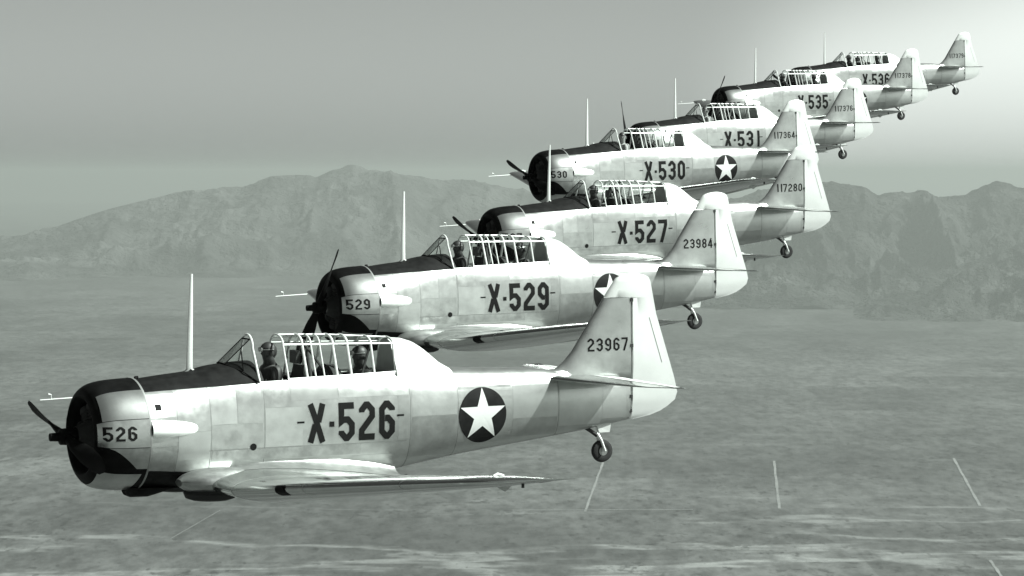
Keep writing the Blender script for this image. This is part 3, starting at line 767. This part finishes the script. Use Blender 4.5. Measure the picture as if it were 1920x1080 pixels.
person('tiny figure in the rear cockpit of X-536, top of the line', planes['536'], (3.80,0,.20), 0)

# ------------------------------------------------------------------ the valley below
H = 900.0
FW = np.array([math.sin(YAW), math.cos(YAW)]); RT = np.array([math.cos(YAW), -math.sin(YAW)])
def tag(o, kind, **kw):
    o['kind'] = kind
    for q, v in kw.items(): o[q] = v
def terrain_material(name, lo, hi, scales, bushes=True, wash=True, bump=0):
    m = bpy.data.materials.new(name); m.use_nodes = True; t = m.node_tree; b = t.nodes['Principled BSDF']
    b.inputs['Roughness'].default_value = 0.95; b.inputs['Specular IOR Level'].default_value = 0.1
    g = t.nodes.new('ShaderNodeNewGeometry')
    mp = t.nodes.new('ShaderNodeMapping'); mp.inputs['Rotation'].default_value = (0, 0, YAW); t.links.new(g.outputs['Position'], mp.inputs[0])
    def noise(sx, sy, det=6, rough=.6, off=0):
        q = t.nodes.new('ShaderNodeMapping'); q.inputs['Scale'].default_value = (1/sx, 1/sy, 1/sy); q.inputs['Location'].default_value = (off, off*.7, 0)
        t.links.new(mp.outputs[0], q.inputs[0]); n = t.nodes.new('ShaderNodeTexNoise'); n.inputs['Scale'].default_value = 1
        n.inputs['Detail'].default_value = det; n.inputs['Roughness'].default_value = rough; t.links.new(q.outputs[0], n.inputs['Vector']); return n.outputs[0]
    def mr(v, a, b_, lo_, hi_):
        n = t.nodes.new('ShaderNodeMapRange'); n.interpolation_type = 'SMOOTHSTEP'; t.links.new(v, n.inputs[0])
        for i, k in enumerate((a, b_, lo_, hi_)): n.inputs[i+1].default_value = k
        return n.outputs[0]
    def op(o, a, b_):
        n = t.nodes.new('ShaderNodeMath'); n.operation = o
        for i, v in enumerate((a, b_)):
            if isinstance(v, (int, float)): n.inputs[i].default_value = v
            else: t.links.new(v, n.inputs[i])
        return n.outputs[0]
    v = mr(noise(*scales[0]), .32, .68, lo, hi)
    for sc_ in scales[1:]: v = op('MULTIPLY', v, mr(noise(*sc_[:-1]), .32, .68, 1-sc_[-1], 1+sc_[-1]))
    if wash:
        sx_ = t.nodes.new('ShaderNodeSeparateXYZ'); t.links.new(mp.outputs[0], sx_.inputs[0]); U_, D_ = sx_.outputs[0], sx_.outputs[1]
        # fields: rectangular parcels of slightly different tone, worn away in places
        wn = t.nodes.new('ShaderNodeTexWhiteNoise'); wn.noise_dimensions = '2D'; cb = t.nodes.new('ShaderNodeCombineXYZ')
        t.links.new(op('FLOOR', op('MULTIPLY', U_, 1/410.0), 0), cb.inputs[0]); t.links.new(op('FLOOR', op('MULTIPLY', D_, 1/900.0), 0), cb.inputs[1])
        t.links.new(cb.outputs[0], wn.inputs['Vector'])
        keep = mr(noise(1900, 3800, 4, .6, 51), .42, .56, 0.0, 1.0)
        v = op('MULTIPLY', v, op('ADD', 1.0, op('MULTIPLY', op('MULTIPLY', op('SUBTRACT', wn.outputs[0], .5), keep), .5)))
        # sandy washes: winding pale bands lying across the view, near the aircraft
        band = noise(2300, 1500, 5, .60, 31); w = op('SUBTRACT', 1.0, mr(op('ABSOLUTE', op('SUBTRACT', band, .5), 0), .0, .032, 0.0, 1.0))
        brk = mr(noise(150, 420, 5, .7, 77), .38, .60, .15, 1.0)
        near = mr(op('ADD', D_, op('MULTIPLY', U_, -.22)), 9800, 12600, 1.0, .12)
        v = op('ADD', v, op('MULTIPLY', op('MULTIPLY', op('MULTIPLY', w, brk), near), hi*1.5))
        # rows of scrub along the drainage lines
        band2 = noise(1500, 2200, 5, .7, 91); w2 = op('SUBTRACT', 1.0, mr(op('ABSOLUTE', op('SUBTRACT', band2, .5), 0), .0, .02, 0.0, 1.0))
        dots = mr(noise(22, 90, 3, .6, 13), .48, .60, 0.0, 1.0)
        v = op('MULTIPLY', v, op('SUBTRACT', 1.0, op('MULTIPLY', op('MULTIPLY', w2, dots), .6)))
    if bushes: v = op('MULTIPLY', v, mr(noise(24, 110, 2, .5, 3), .63, .72, 1.0, .5))
    k = t.nodes.new('ShaderNodeVectorMath'); k.operation = 'SCALE'; k.inputs[0].default_value = grey(1)[:3]; t.links.new(v, k.inputs['Scale'])
    t.links.new(k.outputs[0], b.inputs['Base Color'])
    if bump:
        bu = t.nodes.new('ShaderNodeBump'); bu.inputs['Strength'].default_value = 1.0; bu.inputs['Distance'].default_value = bump
        t.links.new(op('ABSOLUTE', op('SUBTRACT', noise(330, 330, 6, .62, 17), .5), 0), bu.inputs['Height']); t.links.new(bu.outputs[0], b.inputs['Normal'])
    return m
plain_m = terrain_material('desert_plain', .052, .096, [(1500, 3600, 5, .6), (260, 1300, 6, .75, 5, .22), (38, 170, 4, .7, 9, .34)])
rock_m = terrain_material('desert_rock', .012, .08, [(900, 900, 7, .65), (220, 220, 5, .6, 3, .35)], bushes=False, wash=False, bump=420)
far_m = terrain_material('hazed_far_rock', .045, .11, [(1100, 1100, 6, .6), (300, 300, 5, .6, 3, .25)], bushes=False, wash=False, bump=200)  # rock paler than the near range: fading into haze painted into the colour
# ground: one disc out to the horizon
R = []
for rr in (50, 2000, 6000, 10000, 16000, 25000, 40000, 60000, 90000, 130000):
    R.append([(rr*math.cos(q), rr*math.sin(q), -H) for q in [2*math.pi*j/96 for j in range(96)]])
gm = MB().rings(R, True, (True, False)); gm.f = [tuple(f) for f in gm.f]
g = gm.build('ground', plain_m, smooth=False); tag(g, 'structure')

# value noise
rng = np.random.RandomState(5); LAT = rng.rand(256, 256)
def vnoise(x, y):
    xi = np.floor(x).astype(int); yi = np.floor(y).astype(int); fx = x-xi; fy = y-yi
    fx = fx*fx*fx*(fx*(fx*6-15)+10); fy = fy*fy*fy*(fy*(fy*6-15)+10)
    a = LAT[xi % 256, yi % 256]; b = LAT[(xi+1) % 256, yi % 256]; c = LAT[xi % 256, (yi+1) % 256]; d = LAT[(xi+1) % 256, (yi+1) % 256]
    return a*(1-fx)*(1-fy)+b*fx*(1-fy)+c*(1-fx)*fy+d*fx*fy
def ridged(x, y, wl, oct_n=5, seed=0.0):
    v = 0; amp = 1; tot = 0
    for o in range(oct_n):
        n = 1-np.abs(2*vnoise(x/wl+seed+17*o, y/wl+seed*1.7-9*o)-1); v = v+amp*n*n; tot += amp; amp *= .5; wl /= 2.03
    return v/tot
def mountain(name, uu, dfoot, dcrest, dback, crest, nu, nd, wl, seed, spur=.55, mt=None):
    """uu: azimuth range in pixels; crest: (azimuth px, row px) silhouette"""
    us = np.linspace(uu[0], uu[1], nu); ds = np.concatenate([np.linspace(dfoot, dcrest, int(nd*.8), endpoint=False), np.linspace(dcrest, dback, nd-int(nd*.8))])
    U, D = np.meshgrid(us, ds, indexing='ij')
    lat = (U-960)/F*D; X = FW[0]*D+RT[0]*lat; Y = FW[1]*D+RT[1]*lat
    rows = np.interp(U, [c[0] for c in crest], [c[1] for c in crest])
    hc = np.maximum(H+(HORIZON-rows)*dcrest/F, 0)
    wob_ = (vnoise(lat/2500+seed, D/9000+3)-.5)*.25+(vnoise(lat/700+seed, D/3000+9)-.5)*.10
    df = dfoot+(vnoise(lat/1500+seed*3, lat*0+seed)-.15)*.42*(dcrest-dfoot)+(vnoise(lat/330+seed, lat*0+5)-.5)*.10*(dcrest-dfoot)
    tt = np.where(D < dcrest, (D-df)/(dcrest-df), 1-(D-dcrest)/(dback-dcrest))
    t2 = np.clip(tt+wob_*(1-np.abs(2*tt-1)), 0, 1)
    rd = ridged(lat, D*.55, wl, 6, seed)
    env = t2**1.45
    amp = np.where(D < dcrest, 4*t2*(1-t2), 0)
    h = hc*(env*(1+ .05*(rd-.5)) + spur*amp*(rd-.42)) + 95*(ridged(lat, D*.8, 430, 5, seed+3)-.5)*np.clip(t2*4, 0, 1)
    edge = np.clip((us-us[0])/250, 0, 1)*np.clip((us[-1]-us)/250, 0, 1); h = h*edge[:, None]
    h = np.minimum(h, hc*1.02+5)
    h = np.where(t2 <= 0.001, -20, h-6)
    V = np.stack([X, Y, h-H], -1).reshape(-1, 3)
    i = np.arange(nu-1)[:, None]*nd+np.arange(nd-1)[None, :]
    Fq = np.stack([i, i+nd, i+nd+1, i+1], -1).reshape(-1, 4)
    me = bpy.data.meshes.new(name); me.from_pydata(V.tolist(), [], Fq.tolist()); me.materials.append(mt or rock_m)
    me.polygons.foreach_set('use_smooth', [True]*len(me.polygons)); me.update()
    o = link(name, me); tag(o, 'structure'); return o
mountain('mountains', (-700, 1500), 35500, 41500, 45000,
         [(-700,520),(-200,480),(0,440),(120,420),(200,395),(280,375),(350,356),(400,352),(460,350),(510,333),(560,331),(590,332),(620,318),(650,311),(690,316),(730,318),(780,330),(830,341),(880,336),(940,345),(1050,360),(1200,385),(1500,430)],
         560, 190, 1700, 2.0, .75, far_m)
mountain('mountains', (1050, 2900), 28200, 33500, 37500,
         [(1050,420),(1250,390),(1400,360),(1500,345),(1560,341),(1575,347),(1600,343),(1625,345),(1645,360),(1670,356),(1700,358),(1760,362),(1810,360),(1835,350),(1860,337),(1885,336),(1920,345),(2000,350),(2150,340),(2400,370),(2900,420)],
         760, 260, 900, 11.0, .95)
mountain('hills', (1380, 2800), 25800, 28800, 31000,
         [(1380,640),(1560,600),(1600,575),(1640,545),(1680,522),(1720,520),(1770,505),(1850,480),(1920,455),(2050,450),(2300,480),(2800,560)],
         460, 150, 600, 23.0, .9)
# dirt roads on the plain (width in metres), given by the points they pass
def gp(u, w):
    D = H*F/(w-HORIZON); lat = (u-960)/F*D; return Vector((FW[0]*D+RT[0]*lat, FW[1]*D+RT[1]*lat, -H+1.0))
road_m = mat('pale_dirt_road', .21, .95, spec=.1, var=.05, scale=.01)
for (a_, b_, w_) in [((1131,868),(1097,961),6.5), ((1452,865),(1462,955),7.5), ((1789,860),(1839,950),7.5), ((1858,1052),(1885,1090),7), ((960,958),(1300,957),5), ((412,958),(318,1012),2.2)]:
    A_, B_ = gp(*a_), gp(*b_); d2 = (B_-A_).normalized(); nrm = Vector((-d2.y, d2.x, 0))*w_/2*(3.0 if a_[1] == 958 and a_[0] == 960 else 1)
    mb = MB(); n = 12
    mb.rings([[A_.lerp(B_, i/n)-nrm*(1+.25*math.sin(i*2.1)), A_.lerp(B_, i/n)+nrm*(1+.25*math.sin(i*1.3))] for i in range(n+1)], False)
    tag(mb.build('road', road_m, smooth=False), 'structure')

# ------------------------------------------------------------------ the air
hz = bpy.data.materials.new('haze_air'); hz.use_nodes = True; t = hz.node_tree; t.nodes.clear()
o = t.nodes.new('ShaderNodeOutputMaterial'); pv = t.nodes.new('ShaderNodeVolumePrincipled')
pv.inputs['Color'].default_value = (.765*TINT[0], .765*TINT[1], .765*TINT[2], 1); pv.inputs['Density'].default_value = 2.6e-5; pv.inputs['Anisotropy'].default_value = 0.4
t.links.new(pv.outputs[0], o.inputs['Volume'])
h = MB().box((-140000,-140000,-H-30), (140000,140000,130)).build('haze', hz, smooth=False); tag(h, 'stuff', label='pale haze filling the air over the valley', category='haze')
